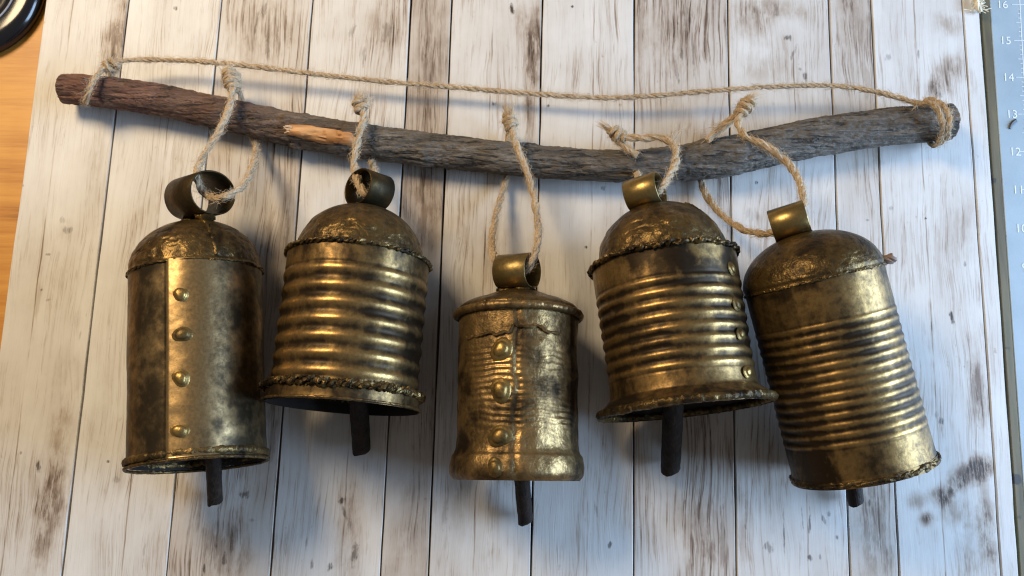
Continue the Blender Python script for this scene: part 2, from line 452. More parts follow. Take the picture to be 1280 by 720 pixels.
m = NT('grey_green_mat'); co = m.coord()
n = m.noise(co, 35, 3); n2 = m.noise(co, 900, 2)
m.color(m.ramp(m.math('MULTIPLY_ADD', n2, .15, m.math('MULTIPLY', n, .85)), [(.3, (.25, .315, .36)), (.7, (.31, .38, .425))]))
m.set(Roughness=.42); m.bump(n2, .15, .0002)
MATZ = -.0040
mat_o = flat_strip(lambda y: edge(y) + 12.5, lambda y: edge(y) + 400, TABLE_Z + .0004, MATZ, 'cutting_mat', m.m)
tag(mat_o, 'grey green cutting mat with printed white ruler numbers', 'cutting mat')
white = plain('white_print', (.62, .66, .68), .6, var=.1, bump=0)
def text_mesh(txt, size):
    cu = bpy.data.curves.new('number', 'FONT'); cu.body = txt; cu.size = size; cu.align_x = 'CENTER'; cu.align_y = 'CENTER'; cu.resolution_u = 3
    ob = bpy.data.objects.new('number', cu); COL.objects.link(ob)
    dg = bpy.context.evaluated_depsgraph_get(); dg.update()
    me = bpy.data.meshes.new_from_object(ob.evaluated_get(dg))
    bpy.data.objects.remove(ob); bpy.data.curves.remove(cu)
    return me
inch = {16: (1253, 6), 15: (1257, 51), 14: (1260.5, 97), 13: (1265, 143), 12: (1269, 190), 11: (1273, 237.5), 10: (1276.5, 286), 9: (1281, 335), 8: (1285, 385)}
for nmb, (px, py) in inch.items():
    me = text_mesh(str(nmb), 0.0083); me.materials.clear(); me.materials.append(white)
    o = bpy.data.objects.new('printed_number', me); COL.objects.link(o)
    p = at(px, py, MATZ + .0002); o.parent = mat_o
    o.location = p; o.rotation_euler = (0, 0, math.radians(-2.5))
mb = MB()
def bar(a, b, w):
    a = Vector(a); b = Vector(b); d = (b - a).normalized(); n_ = Vector((-d.y, d.x, 0)) * w / 2
    mb.cap([a + n_, a - n_, b - n_, b + n_])
la = at(1272.5, -40, MATZ + .00015); lb = at(1272.5 + 46, 800, MATZ + .00015)
bar(la, lb, .0006)
keys = sorted(inch)[::-1]
for i in range(len(keys) - 1):
    y0, y1 = inch[keys[i]][1], inch[keys[i + 1]][1]
    for j in range(8):
        y = y0 + (y1 - y0) * j / 8; x = 1272.5 + 46 * (y + 40) / 840
        L = 10 if j == 0 else (6 if j == 4 else 3.5)
        bar(at(x - L, y - .4, MATZ + .0002), at(x + (40 if j == 0 else 0), y, MATZ + .0002), .0004)
mb.build('ruler_lines', white, mat_o, smooth=False)
mb = MB()
C, u = spline([at(1262, 161, MATZ + .0003), at(1264.5, 155, MATZ + .0003), at(1270, 150, MATZ + .0003)], .0004)
tube(mb, C, .0005 + .0007 * np.sin(np.linspace(.3, 2.4, len(C))), 6)
mb.build('ink_mark', plain('dark_ink', (.03, .03, .035), .5), mat_o)

# round black dish at the upper left
Pd = at(-30, -8, TABLE_Z); Rd = 92 * mpp(-30, -8, 0)
dish = empty('round_dish', Matrix.Translation(Pd))
tag(dish, 'glossy black round dish on the orange table at the left edge', 'dish')
prof = [(0, .010), (.50, .010), (.60, .0098), (.635, .0102), (.66, .0118), (.70, .0122), (.78, .0121), (.87, .0115), (.94, .0098), (.985, .0068), (1.0, .0040), (.99, .0012), (.96, .0004)]
C, u = spline([(r * Rd, 0, z) for r, z in prof], .0015)
a = np.linspace(0, 2 * math.pi, 96, endpoint=False)
P = np.stack([C[:, 0][:, None] * np.cos(a), C[:, 0][:, None] * np.sin(a), np.repeat(C[:, 2][:, None], 96, 1)], 2)
mb = MB(); mb.grid(P, wrap_u=True)
m = NT('black_lacquer'); n = m.noise(m.coord(), 60, 3); m.color((.008, .008, .009)); m.set(Roughness=m.math('MULTIPLY_ADD', n, .16, .06))
mb.build('dish_body', m.m, dish)
mb = MB(); t = np.linspace(0, 2 * math.pi, 97)
tube(mb, np.stack([np.cos(t) * Rd * .70, np.sin(t) * Rd * .70, t * 0 + .0123], 1), .0007, 6, caps=False)
mb.build('inner_ring', plain('grey_ring', (.25, .25, .26), .3, bump=0), dish)

# ------------------------------------------------------------------ metal
def metal(name, gold, dark, lo, hi, rough=(.30, .52), rings=None, bump=.35, streak=0.0):
    m = NT(name); co = m.coord()
    n1 = m.noise(co, 34, 5, .62, .6); n2 = m.noise(co, 150, 4, .6); n3 = m.noise(co, 640, 3, .6)
    nv = m.noise(m.mapping(co, scale=(1, 1, .14)), 120, 4, .6)
    k = m.math('ADD', m.math('MULTIPLY', n1, .55), m.math('ADD', m.math('MULTIPLY', n2, .25), m.math('MULTIPLY', nv, .20)))
    at_ = m.node('ShaderNodeAttribute', attribute_name='grime').outputs['Fac']
    k = m.math('SUBTRACT', k, m.math('MULTIPLY', at_, .25))  # dirt, plus the light and shade painted on each bell
    w = m.rng(k, lo, hi)
    n4 = m.noise(co, 300, 6, .72); n5 = m.noise(co, 95, 6, .7)
    w = m.math('MULTIPLY', w, m.math('MULTIPLY', m.rng(n4, .36, .56, .70, 1), m.rng(n5, .34, .54, .70, 1)))
    m.b.inputs['Specular IOR Level'].default_value = .15
    c = m.mix(w, dark, gold)
    c = m.mix(m.rng(n2, .58, .74, 0, .45), c, tuple(x * .35 for x in gold))
    m.color(c)
    m.set(Metallic=m.math('MULTIPLY_ADD', w, .35, .62))
    m.set(Roughness=m.math('ADD', m.math('MULTIPLY_ADD', w, rough[0] - rough[1], rough[1]), m.math('MULTIPLY', m.math('SUBTRACT', n3, .5), .22)))
    h = m.math('ADD', m.math('MULTIPLY', n2, 1.0), m.math('ADD', m.math('MULTIPLY', n3, .35), m.math('MULTIPLY', n1, 1.2)))
    m.bump(h, bump, .0012)
    return m.m
GOLD = (.40, .25, .094); DARK = (.024, .016, .009)
M_BODY = metal('antique_gold_metal', GOLD, DARK, .34, .74, (.32, .42), bump=.10)
M_BODY1 = metal('dull_gold_metal', (.37, .25, .118), (.032, .024, .014), .36, .74, (.32, .42), bump=.06)
M_CRUSH = metal('crinkled_gold_metal', (.41, .265, .112), DARK, .34, .68, (.32, .48), bump=.45)
M_DOME = metal('dark_bronze_metal', (.27, .172, .064), (.020, .014, .008), .38, .72, (.24, .42), bump=.7)
M_BEAD = metal('blackened_bead_metal', (.28, .185, .07), (.018, .013, .008), .38, .68, (.30, .5), bump=.8)
M_LOOP = metal('brass_strip_metal', (.32, .225, .085), (.08, .058, .025), .30, .60, (.30, .42), bump=.08)
M_LOOPD = metal('dark_strip_metal', (.10, .066, .026), (.022, .016, .008), .40, .70, (.34, .5), bump=.12)
M_RIVET = metal('rivet_metal', (.42, .275, .095), (.05, .034, .015), .34, .66, (.32, .48), bump=.35)
M_IN = plain('sooty_inside', (.016, .012, .009), .75, .3)  # near-black colour for the inner walls
m = NT('dark_wood_clapper'); co = m.coord(); n = m.noise(m.mapping(co, scale=(1, 1, .12)), 420, 5, .65); n2 = m.noise(co, 90, 3)
m.color(m.ramp(m.math('MULTIPLY_ADD', n2, .4, m.math('MULTIPLY', n, .6)), [(.32, (.006, .004, .003)), (.55, (.020, .013, .009)), (.7, (.055, .036, .024))])); m.set(Roughness=.6); m.bump(n, .8, .0012); m.b.inputs['Specular IOR Level'].default_value = .2
M_CLAP = m.m

NSEG = 176
def ringpts(phi, r, z):
    """phi 0 faces the viewer, positive to the right of the picture"""
    return np.stack([r * np.sin(phi), -r * np.cos(phi), z], -1)

class Bell:
    def __init__(s, mouth, seam, tilt, Rm_px, label, lowest='seam'):
        """mouth, seam: pixels of the two ring centres; tilt: how far the mouth is lifted"""
        Rp = Rm_px
        zc = .045
        for _ in range(6):
            a = at(*mouth, zc); b = at(*seam, zc)
            L = (Vector((a.x, a.y)) - Vector((b.x, b.y))).length
            dz = L * math.tan(tilt)
            rs = Rp * mpp(*seam, zc)
            if tilt >= 0: zT = rs * math.cos(tilt) + .0012; zM = zT + dz
            else: zM = rs * math.cos(tilt) + .0012; zT = zM - dz
            zc = (zM + zT) / 2
        s.M = at(*mouth, zM); s.T = at(*seam, zT)
        s.L = (s.T - s.M).length
        ax = (s.T - s.M).normalized()
        y = -(Vector((0, 0, 1)) - ax * ax.z).normalized()
        x = y.cross(ax)
        R = Matrix((x, y, ax)).transposed()
        s.mat = Matrix.Translation(s.M) @ R.to_4x4()
        s.root = empty('bell', s.mat)
        tag(s.root, label, 'bell', 'rustic metal bells hung from the branch')
        s.q = mpp((mouth[0] + seam[0]) / 2, (mouth[1] + seam[1]) / 2, zc)   # metres per pixel at the axis
        s.inv = s.mat.inverted()
        s.skew = (0, 0)
    def sk(s, P):
        P = np.array(P, float)
        t = np.clip(P[..., 2] / s.L, 0, 1)
        P[..., 2] += P[..., 1] * (s.skew[0] * (1 - t) + s.skew[1] * t)
        return P
    def lathe(s, name, prof, mat, wall=.0008, disp=None, grime=None, step=.0006, inner=True, parent=None):
        """prof: (z, r) from bottom to top"""
        z = [p[0] for p in prof]
        C, u = spline([(p[1], 0, p[0]) for p in prof], step)
        phi = np.linspace(-math.pi, math.pi, NSEG, endpoint=False)
        r = np.repeat(C[:, 0][:, None], NSEG, 1); zz = np.repeat(C[:, 2][:, None], NSEG, 1); ph = np.repeat(phi[None], len(C), 0)
        P = ringpts(ph, r, zz)
        if disp is not None:
            d = disp(ph, zz, r, P)
            r2 = r + d
            P = ringpts(ph, np.maximum(r2, 0), zz)
        g = grime(ph, zz, P) if grime is not None else None
        mb = MB(); mb.grid(s.sk(P), wrap_u=True, att=g)
        o = mb.build(name, mat, parent or s.root, att='grime')
        if inner:
            mi = MB(); Q = ringpts(ph, np.maximum((r2 if disp is not None else r) - wall, .0002), zz)
            mi.grid(s.sk(Q), wrap_u=True)
            mi.build('inner_wall', M_IN, s.root)
        return o
    def bead(s, name, z, r, thick, mat, seed=1, strands=2, rough=.35, pitch=.010, flat=1.0, amp=1.0):
        """a lumpy twisted weld or cord round the bell"""
        mb = MB()
        n = 420; t = np.linspace(-math.pi, math.pi, n, endpoint=False)
        turns = max(3, round(2 * math.pi * r / pitch))
        for k in range(strands):
            th = t * turns + 2 * math.pi * k / strands
            pt = ringpts(t, r + 0 * t, z + 0 * t)
            th = th + 3.2 * vnoise(pt, 110, seed + 40); of = (.45 if strands > 1 else .0) * (1 + .5 * vnoise(pt, 160, seed + 41))
            zz = z + thick * of * np.sin(th) * flat + thick * .25 * vnoise(pt, 60, seed + 42) * amp
            rr_ = r + thick * of * .9 * np.cos(th)
            base = ringpts(t, rr_, zz)
            a = np.linspace(0, 2 * math.pi, 8, endpoint=False)
            rad = thick * .62 * (1 + rough * fbm(base, 420, seed + k, 2))
            ph = np.repeat(t[:, None], 8, 1)
            R_ = rr_[:, None] + rad[:, None] * np.cos(a); Z_ = zz[:, None] + rad[:, None] * np.sin(a) * flat
            P = ringpts(ph, R_, Z_)
            P = P + amp * thick * .45 * np.stack([fbm(P, 700, seed + 5 * j + k, 2) for j in range(3)], -1)
            mb.grid(s.sk(P), wrap_u=True, wrap_v=True)
        return mb.build(name, mat, s.root)
    def find(s, px, py, r):
        """angle and height on the wall (radius r) of what shows at a pixel"""
        best = None
        for ph in np.linspace(-1.35, 1.35, 136):
            for z in np.linspace(0, s.L, 80):
                x, y = pix(s.mat @ Vector((r * math.sin(ph), -r * math.cos(ph), z)))
                d = (x - px) ** 2 + (y - py) ** 2
                if best is None or d < best[0]: best = (d, ph, z)
        return best[1], best[2]
    def rivet(s, phi, z, r, size, mat=M_RIVET):
        mb = MB()
        h = np.linspace(0, math.pi / 2, 6); a = np.linspace(0, 2 * math.pi, 16, endpoint=False)
        prof = [(1.5, -.20), (1.25, .05), (1.05, .08), (.97, .18)] + [(math.cos(q) * .93, .20 + math.sin(q) * .42) for q in h]
        c = ringpts(np.array(phi), np.array(r), np.array(z)); c = s.sk(c[None])[0]
        n_ = np.array([math.sin(phi), -math.cos(phi), 0]); e = np.array([math.cos(phi), math.sin(phi), 0]); k = np.array([0, 0, 1.0])
        P = np.array([[c + size * (pr * (math.cos(q) * e + math.sin(q) * k) * (1 + .11 * math.sin(2 * q + z * 900) + .05 * math.sin(3 * q + z * 400)) + ph * n_) for q in a] for pr, ph in prof])
        mb.grid(P, wrap_u=True)
        return mb.build('rivet', mat, s.root)
    def loop(s, center_px, zc, r_px, w_px, axis, mat, start=0.0):
        """a strip of tin bent round into a ring; axis: direction its opening faces, in the scene"""
        q = mpp(*center_px, zc); r = r_px * q; w = w_px * q
        c = np.array(at(*center_px, zc)); ax = Vector(axis).normalized()
        up = Vector((0, 1, 0)); up = (up - ax * up.dot(ax)).normalized(); sd = ax.cross(up)
        ax, up, sd = map(np.array, (ax, up, sd))
        mb = MB(); th = np.linspace(0, 2 * math.pi, 72, endpoint=False)
        rows = []
        hb = .0003; tk = .0011
        sect = [(0, -w/2 + hb), (0, w/2 - hb), (-hb, w/2), (-tk + hb, w/2), (-tk, w/2 - hb), (-tk, -w/2 + hb), (-tk + hb, -w/2), (-hb, -w/2)]
        for t in th:
            sq = 1 + .045 * math.cos(2 * t + .6) + .02 * math.sin(3 * t)
            low = max(0, -math.sin(t)) ** 4 * .12
            rows.append([c + ax * k + (math.cos(t) * sd + math.sin(t) * up * (1 - low)) * (r * sq + d) for d, k in sect])
        P = np.array(rows)
        M = np.array(s.inv)
        P = P @ M[:3, :3].T + M[:3, 3]
        mb.grid(P, wrap_u=True, wrap_v=True)
        o = mb.build('hanging_loop', mat, s.root)
        for k in (-1, 1):
            mb = MB(); ft = c - up * r * .93 + ax * w * .27 * k + np.array([0, 0, -.0005])
            ft = M[:3, :3] @ ft + M[:3, 3]
            th2 = np.linspace(0, 2 * math.pi, 18, endpoint=False); rows = []
            for e in np.linspace(-1.5, 1.5, 9):
                ring = np.stack([.0062 * math.cos(e) * np.cos(th2), .0052 * math.cos(e) * np.sin(th2), 0 * th2 + .0026 * math.sin(e)], 1)
                rows.append(ft + ring * (1 + .45 * fbm(ring + ft, 330, 4, 2))[:, None])
            mb.grid(np.array(rows), wrap_u=True)
            mb.build('solder', M_BEAD, s.root)
        return o
    def clapper(s, pts, r_px, square=False):
        """pts: (px, py, z)"""
        q = mpp(pts[-1][0], pts[-1][1], pts[-1][2])
        M = np.array(s.inv)
        C, u = spline([at(*p) for p in pts], .002)
        C = C @ M[:3, :3].T + M[:3, 3]
        mb = MB()
        n = len(C); rr_ = np.full(n, r_px * q * .86); rr_[-1] *= .97
        rr_ = rr_ * (1 + .09 * vnoise(np.stack([u, u, u], 1), 110, 3))
        PT = tube(mb, C, rr_, 14 if not square else 8)
        n0 = len(mb.v) - 2 * PT.shape[1]                     # chipped, slanting lower end
        for i in range(n0 - PT.shape[1], len(mb.v)):
            if n0 <= i < n0 + PT.shape[1]: continue
            v = np.array(mb.v[i]); e = v - C[-1]
            mb.v[i] = list(v + np.array([0, 0, .22 * e[0] + .0010 * vnoise(e[None] * 1.0, 300, 5)[0]]))
        return mb.build('clapper', M_CLAP, s.root)

def ribs(z, z0, z1, n, amp):
    """n rounded corrugations between z0 and z1"""
    t = (z - z0) / (z1 - z0) * n
    w = sstep(0, .25, t) * sstep(n, n - .25, t)
    return amp * w * (-np.cos(2 * math.pi * t))
def valley(z, z0, z1, n):
    """black left in the grooves when the gold was rubbed over the ribs"""
    t = (z - z0) / (z1 - z0) * n
    return sstep(0, .25, t) * sstep(n, n - .25, t) * (np.cos(2 * math.pi * t)) * .50
def loc_noise(seed, freq, amp, octv=3): return lambda ph, z, r, P: amp * fbm(P, freq, seed, octv)

# ---- first bell: smooth can with a riveted overlap
b = Bell((248, 583), (246, 341), math.radians(5.5), 82, 'smooth gold bell with four rivets down its overlap, leftmost of the five')
b.skew = (-.02, .07)
q = b.q; L = b.L; R = 80 * q
fl0 = b.find(208, 470, R)[0]; fl1 = fl0 + 1.35
def d1(ph, z, r, P):
    step = np.where(ph > fl0, .0011 * (1 - sstep(fl0, fl1, ph)), 0)
    return step + .00035 * fbm(P, 30, 4, 2) + .00012 * fbm(P, 160, 9, 2)
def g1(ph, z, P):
    return np.where(ph < fl0, .22, -.95 * sstep(fl0 + .85, fl0 + .2, ph)) + .45 * sstep(.1, .5, fbm(P, 60, 3, 3))  # warm lamp's sheen painted gold on the flap; panel left of it darker
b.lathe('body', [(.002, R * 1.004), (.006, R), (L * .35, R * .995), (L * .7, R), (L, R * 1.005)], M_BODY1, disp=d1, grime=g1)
hd = 68 * q
b.lathe('dome', [(L - .001, R * 1.03), (L + .001, R * 1.0)] + [(L + hd * math.sin(t), R * .99 * math.cos(t) ** .92 + .0005) for t in np.linspace(.12, 1.55, 9)], M_DOME,
        disp=lambda ph, z, r, P: (.0010 * fbm(P, 120, 2, 3) - .0006 * (1 - np.abs(fbm(P, 170, 2 + 3, 2))) ** 6 + .0003) * sstep(L + hd * .98, L + hd * .5, z), inner=False)
mb = MB(); t = np.linspace(.05, 1.2, 30)      # the joint that runs up over the dome
tube(mb, b.sk(ringpts(t * 0 + math.radians(38) - t * .1, R * np.cos(t) ** .92, L + hd * np.sin(t)) + .0006 * np.stack([vnoise(np.stack([t * 40, t * 0, t * 0 + k], 1), 1, k) for k in range(3)], 1)), .0010, 6)
mb.build('dome_joint', M_BEAD, b.root)
b.bead('seam_bead', L - .001, R * 1.012, .0010, M_BEAD, 3, 2, .5, .03)
b.bead('rim_bead', .0048, R * 1.008, .0022, M_BEAD, 6, 1, .22, .12, 1.6, .5)
b.bead('rim_lip', .0010, R * 1.012, .0016, M_BEAD, 8, 1, .12, .05, 1, .3)
for px, py in ((226.5, 364), (228, 415), (227, 472), (224, 541)):
    b.rivet(*b.find(px, py, R + .001), R + .0008, 7.6 * q)
b.loop((250, 246), .046, 30.5, 56, (.80, .0, .58), M_LOOPD)
b.clapper([(262, 470, .045), (266, 560, .030), (269, 627, .0075)], 11)
B1 = b

# ---- second bell: corrugated, ragged cord round both ends
b = Bell((429, 503), (449, 327), math.radians(5), 92, 'ribbed dark gold bell with ragged twisted beads round shoulder and mouth, second from left')
q = b.q; L = b.L; R = 90 * q
b.lathe('body', [(-.003, R * 1.035), (.0, R * 1.03), (.005, R * 1.03), (.009, R * .99), (L * .5, R * .985), (L - .003, R * .99), (L, R)], M_BODY,
        disp=lambda ph, z, r, P: ribs(z, L * .095, L * .88, 7, .00060) + .0003 * fbm(P, 60, 4, 3), grime=lambda ph, z, P: valley(z, L * .095, L * .88, 7) + .35 * sstep(.0, -1, vnoise(P, 70, 8)) + .3 * (np.abs(ph) > 1.0))  # shade of both sides painted into the metal colour
hd = 73 * q; Rd_ = 79.5 * q
b.lathe('dome', [(L - .001, R * 1.0), (L + .0005, R * .98), (L + .0015, Rd_ * 1.02)] + [(L + hd * math.sin(t), Rd_ * math.cos(t) ** .95 + .0005) for t in np.linspace(.08, 1.55, 9)], M_DOME,
        disp=lambda ph, z, r, P: (.0009 * fbm(P, 110, 12, 3) - .0006 * (1 - np.abs(fbm(P, 170, 12 + 3, 2))) ** 6 + .0003) * sstep(L + hd * .98, L + hd * .5, z), inner=False)
b.bead('seam_bead', L + .0005, R * 1.0, .0016, M_BEAD, 13, 2, .4, .009, 1, .8)
b.bead('rim_bead', .0062, R * 1.045, .0023, M_BEAD, 16, 3, .5, .013, 1.0, 1.3)
b.bead('rim_lip', -.002, R * 1.045, .0013, M_BODY, 18, 1, .1, .05, 1, .3)
b.loop((462, 239), .048, 25.5, 38, (-.66, .05, .75), M_LOOPD)
b.clapper([(440, 420, .05), (448, 500, .032), (452, 563, .009)], 13.5)
B2 = b

# ---- third bell: crinkled, rolled top edge and flared foot
b = Bell((646, 596), (648, 397), math.radians(4), 82, 'crinkled gold bell with rolled top edge and flared foot, in the middle')
q = b.q; L = b.L; R = 74 * q
def d3(ph, z, r, P):
    fr = sstep(-1.2, -.6, ph) * sstep(1.35, .9, ph)
    wr = .00035 * np.sin(z * 2 * math.pi / .0034 + 3 * vnoise(P, 90, 4)) * fr * sstep(L * .25, L * .33, z) * sstep(L * .80, L * .70, z) * (.4 + .6 * (vnoise(P, 60, 5) > -.2))
    crease = -.0010 * np.exp(-((ph + .02 + .04 * vnoise(P, 120, 6)) / .035) ** 2)
    return .0008 * fbm(P, 85, 22, 3) + wr + crease
b.lathe('body', [(-.002, R * 1.03), (.0002, R * 1.09), (.003, R * 1.115), (.007, R * 1.11), (.0115, R * 1.08), (.0135, R * 1.045), (.018, R * 1.015), (L * .35, R * 1.005), (L * .6, R * 1.015), (L * .85, R * 1.01), (L, R * 1.02)], M_CRUSH,
        disp=d3, grime=lambda ph, z, P: .4 * (ph > 1.0) + .35 * sstep(.1, .6, vnoise(P, 60, 33)))  # right side's shade painted in as darker metal
hd = 35 * q
b.lathe('dome', [(L - .002, R * 1.05), (L + .0045, R * 1.03), (L + .0085, R * .86), (L + .011, R * .66), (L + hd * .82, R * .48), (L + hd * .98, R * .25), (L + hd, .0005)], M_DOME,
        disp=lambda ph, z, r, P: .0008 * fbm(P, 110, 42, 3) * sstep(0, R * .4, r), inner=False)
b.bead('rolled_edge', L + .0005, R * 1.055, .0042, M_CRUSH, 23, 1, .12, .05, .95, .10)
mb = MB()                                       # raised wire that zigzags across the front
t = np.linspace(math.radians(-56), math.radians(42), 90)
zz = L * .832 + .0011 * vnoise(np.stack([t * 14, t * 0, t * 0], 1), 1, 3) + .0045 * sstep(-.18, -.05, t) * sstep(.9, .1, t)
Pw = ringpts(t, R * 1.0 + .0012 + 0 * t, zz)
tube(mb, b.sk(Pw), .0009 * (1 + .35 * vnoise(np.stack([t * 40, t * 0, t * 0], 1), 1, 9)), 6)
mb.build('wire_weld', M_CRUSH, b.root)
for px, py, sz in ((627, 437, 9.3), (627, 487, 9.3), (625, 546, 9.3), (622, 583, 7)):
    b.rivet(*b.find(px, py, R), R * (1.0 if py < 570 else 1.09) + .0012, sz * q)
b.loop((646, 340), .044, 24.5, 44, (.90, -.02, .44), M_LOOP)
b.clapper([(650, 520, .045), (652, 590, .028), (657, 651, .008)], 11.5, True)
B3 = b

# ---- fourth bell: corrugated, heavy flared lip
b = Bell((857, 512), (829, 330), math.radians(5), 95, 'broad ribbed gold bell with flared thick dark lip, second from right')
q = b.q; L = b.L; R = 91 * q
b.lathe('body', [(-.001, R * 1.15), (.001, R * 1.155), (.004, R * 1.13), (.008, R * 1.03), (.012, R * .985), (L * .35, R * .975), (L * .6, R * .985), (L - .003, R * 1.0), (L, R * 1.01)], M_BODY,
        disp=lambda ph, z, r, P: ribs(z, L * .20, L * .82, 8, .00045) + .00035 * fbm(P, 60, 54, 3), grime=lambda ph, z, P: valley(z, L * .20, L * .82, 8) + .5 * sstep(.05, .6, vnoise(P, 55, 61)) * (np.abs(ph) < 1.4))
hd = 79 * q; Rd_ = 81.5 * q
b.lathe('dome', [(L - .001, R * 1.02), (L + .001, R * .98), (L + .003, Rd_ * 1.04)] + [(L + hd * math.sin(t), Rd_ * math.cos(t) ** .95 + .0005) for t in np.linspace(.08, 1.55, 9)], M_DOME,
        disp=lambda ph, z, r, P: (.0011 * fbm(P, 95, 72, 3) - .0006 * (1 - np.abs(fbm(P, 170, 72 + 3, 2))) ** 6 + .0003) * sstep(L + hd * .98, L + hd * .5, z), inner=False)
mb = MB(); t = np.linspace(.05, 1.0, 30)
tube(mb, b.sk(ringpts(t * 0 + math.radians(52) - t * .15, Rd_ * np.cos(t) ** .95 + .0003, L + hd * np.sin(t))), .0012 * (1 + .3 * vnoise(np.stack([t * 30, t, t], 1), 1, 2)), 6)
mb.build('dome_joint', M_BEAD, b.root)
b.bead('seam_bead', L + .0006, R * 1.02, .0019, M_DOME, 33, 2, .45, .02, 1, 1.0)
b.bead('rim_bead', .0014, R * 1.15, .0040, M_BEAD, 36, 1, .17, .05, 1, .28)
for px, py in ((914, 336), (921, 380), (926, 418), (934, 466)):
    b.rivet(*b.find(px, py, R), R + .0004, 5.6 * q)
b.loop((806, 241), .052, 23, 42, (.86, .16, .46), M_LOOP)
b.clapper([(845, 430, .05), (841, 520, .030), (838, 587, .009)], 14.5)
B4 = b

# ---- fifth bell: long, finely ribbed, tipped to the right
b = Bell((1080, 590), (1016, 350), math.radians(-4.5), 88, 'long finely ribbed gold bell leaning to the right, rightmost of the five')
q = b.q; L = b.L; R = 84.5 * q
b.lathe('body', [(.001, R * 1.03), (.005, R * 1.015), (.010, R), (L * .5, R * .995), (L - .004, R), (L, R * 1.0)], M_BODY,
        disp=lambda ph, z, r, P: ribs(z, L * .185, L * .80, 13, .00032) + .0002 * fbm(P, 60, 84, 3), grime=lambda ph, z, P: valley(z, L * .185, L * .80, 13) + .35 * sstep(.1, .6, vnoise(P, 50, 81)) + .25 * (ph < -.7))  # shaded left side put into the colour
hd = 61 * q
b.lathe('dome', [(L - .001, R * 1.012), (L + .001, R * 1.0)] + [(L + hd * math.sin(t), R * math.cos(t) ** .95 + .0005) for t in np.linspace(.10, 1.55, 9)], M_DOME,
        disp=lambda ph, z, r, P: (.0004 * fbm(P, 90, 92, 3) - .00025 * (1 - np.abs(fbm(P, 170, 92 + 3, 2))) ** 6 + .0003) * sstep(L + hd * .98, L + hd * .5, z), inner=False)
b.bead('seam_bead', L - .0005, R * .998, .0010, M_BEAD, 43, 2, .6, .03, 1, 1.4)
b.bead('rim_bead', .003, R * 1.012, .0016, M_BEAD, 46, 2, .3, .05, 1.2, .7)
mb = MB(); c0 = ringpts(np.array(math.radians(78)), np.array(R), np.array(L + .001)); 
e = np.array([math.sin(1.36), -.1, .10])
twine(mb, [c0 - e * .002, c0 + e * .003, c0 + e * .0075], .0030, seed=5, pitch=.010)
mb.build('wire_twist', plain('pinkish_wire', (.18, .12, .09), .6), b.root)
b.loop((987, 278), .056, 23.5, 44, (.88, .22, .38), M_LOOP)
b.clapper([(1050, 480, .03), (1062, 560, .018), (1070, 628, .0085)], 11.5)
B5 = b

# ------------------------------------------------------------------ the branch
m = NT('bark'); co = m.coord()
sx = m.node('ShaderNodeSeparateXYZ'); m.put(sx.inputs[0], co)
n1 = m.noise(m.mapping(co, scale=(.16, 1, 1)), 190, 6, .74, .6); n5 = m.noise(m.mapping(co, scale=(.12, 1, 1)), 300, 4, .65, .6); n2 = m.noise(co, 40, 4, .6); n3 = m.noise(m.mapping(co, scale=(.4, 1, 1)), 700, 3, .6); n4 = m.noise(co, 75, 3, .6)
red = m.ramp(n1, [(.30, (.042, .020, .014)), (.5, (.13, .060, .043)), (.7, (.25, .135, .097))])
grey = m.ramp(n1, [(.30, (.032, .025, .018)), (.5, (.105, .085, .064)), (.72, (.23, .20, .165))])
c = m.mix(m.rng(m.math('ADD', sx.outputs[0], m.math('MULTIPLY', m.math('SUBTRACT', n2, .5), .16)), .02, .22), red, grey)
c = m.mix(m.rng(n4, .60, .74, 0, .35), c, (.26, .18, .12))
c = m.mix(m.rng(n5, .45, .33, 0, .85), c, (.022, .016, .012))
m.color(c); m.set(Roughness=.75); m.bump(m.math('ADD', m.math('ADD', n1, m.rng(n5, .30, .44, 0, .8)), m.math('MULTIPLY', n3, .6)), 1.0, .0024)
M_BARK = m.m
STICK = [(80, 110.5, 18.5), (100, 112, 19.5), (150, 117.5, 20), (200, 125, 20.5), (250, 136, 20.5), (300, 147, 21), (350, 158.5, 21), (400, 168, 21.5), (450, 176, 21.5), (500, 182.5, 21), (550, 188.5, 21), (600, 194.5, 21),
         (650, 200, 21), (700, 204, 20.5), (750, 206.5, 20), (800, 206.5, 20.5), (850, 203, 22), (900, 197.5, 24.5), (950, 187, 24.5), (1000, 175.5, 24.5), (1050, 167, 24.5), (1100, 160, 24), (1150, 155, 23.5), (1187, 153, 23)]
SZ = .0155
def stick_z(px): return SZ - .003 * (1 - abs(px - 640) / 640)
P3 = [at(x, y, stick_z(x)) for x, y, r in STICK]
branch = empty('branch', Matrix.Translation(P3[0]))
tag(branch, 'knobbly bark covered branch that carries the five bells', 'branch')
binv = branch.matrix_world.inverted()
Cs, us = spline([p - P3[0] for p in P3], .0009)
rs = np.interp(Cs[:, 0], [(p - P3[0]).x for p in P3], [r * mpp(x, y, SZ) for x, y, r in STICK])
T, N, Bn = frames(Cs)
ns = 130; a = np.linspace(0, 2 * math.pi, ns, endpoint=False)
D = np.cos(a)[None, :, None] * N[:, None] + np.sin(a)[None, :, None] * Bn[:, None]
base = Cs[:, None] + rs[:, None, None] * D
st = base * np.array([.18, 1, 1])
rad = rs[:, None] * (1 + .05 * fbm(base * np.array([.5, 1, 1]), 40, 5, 2)) + .0008 * fbm(st, 330, 8, 3) - .0009 * (1 - np.abs(fbm(base * np.array([.14, 1, 1]), 210, 3, 2))) ** 9 - .0005 * (1 - np.abs(fbm(base * np.array([.3, 1, 1]), 420, 6, 2))) ** 7 + .0005 * fbm(base, 500, 31, 2)
qa, qb = [np.array(at(x_, y_, stick_z(400)) - P3[0]) for x_, y_ in ((362, 156), (452, 168))]
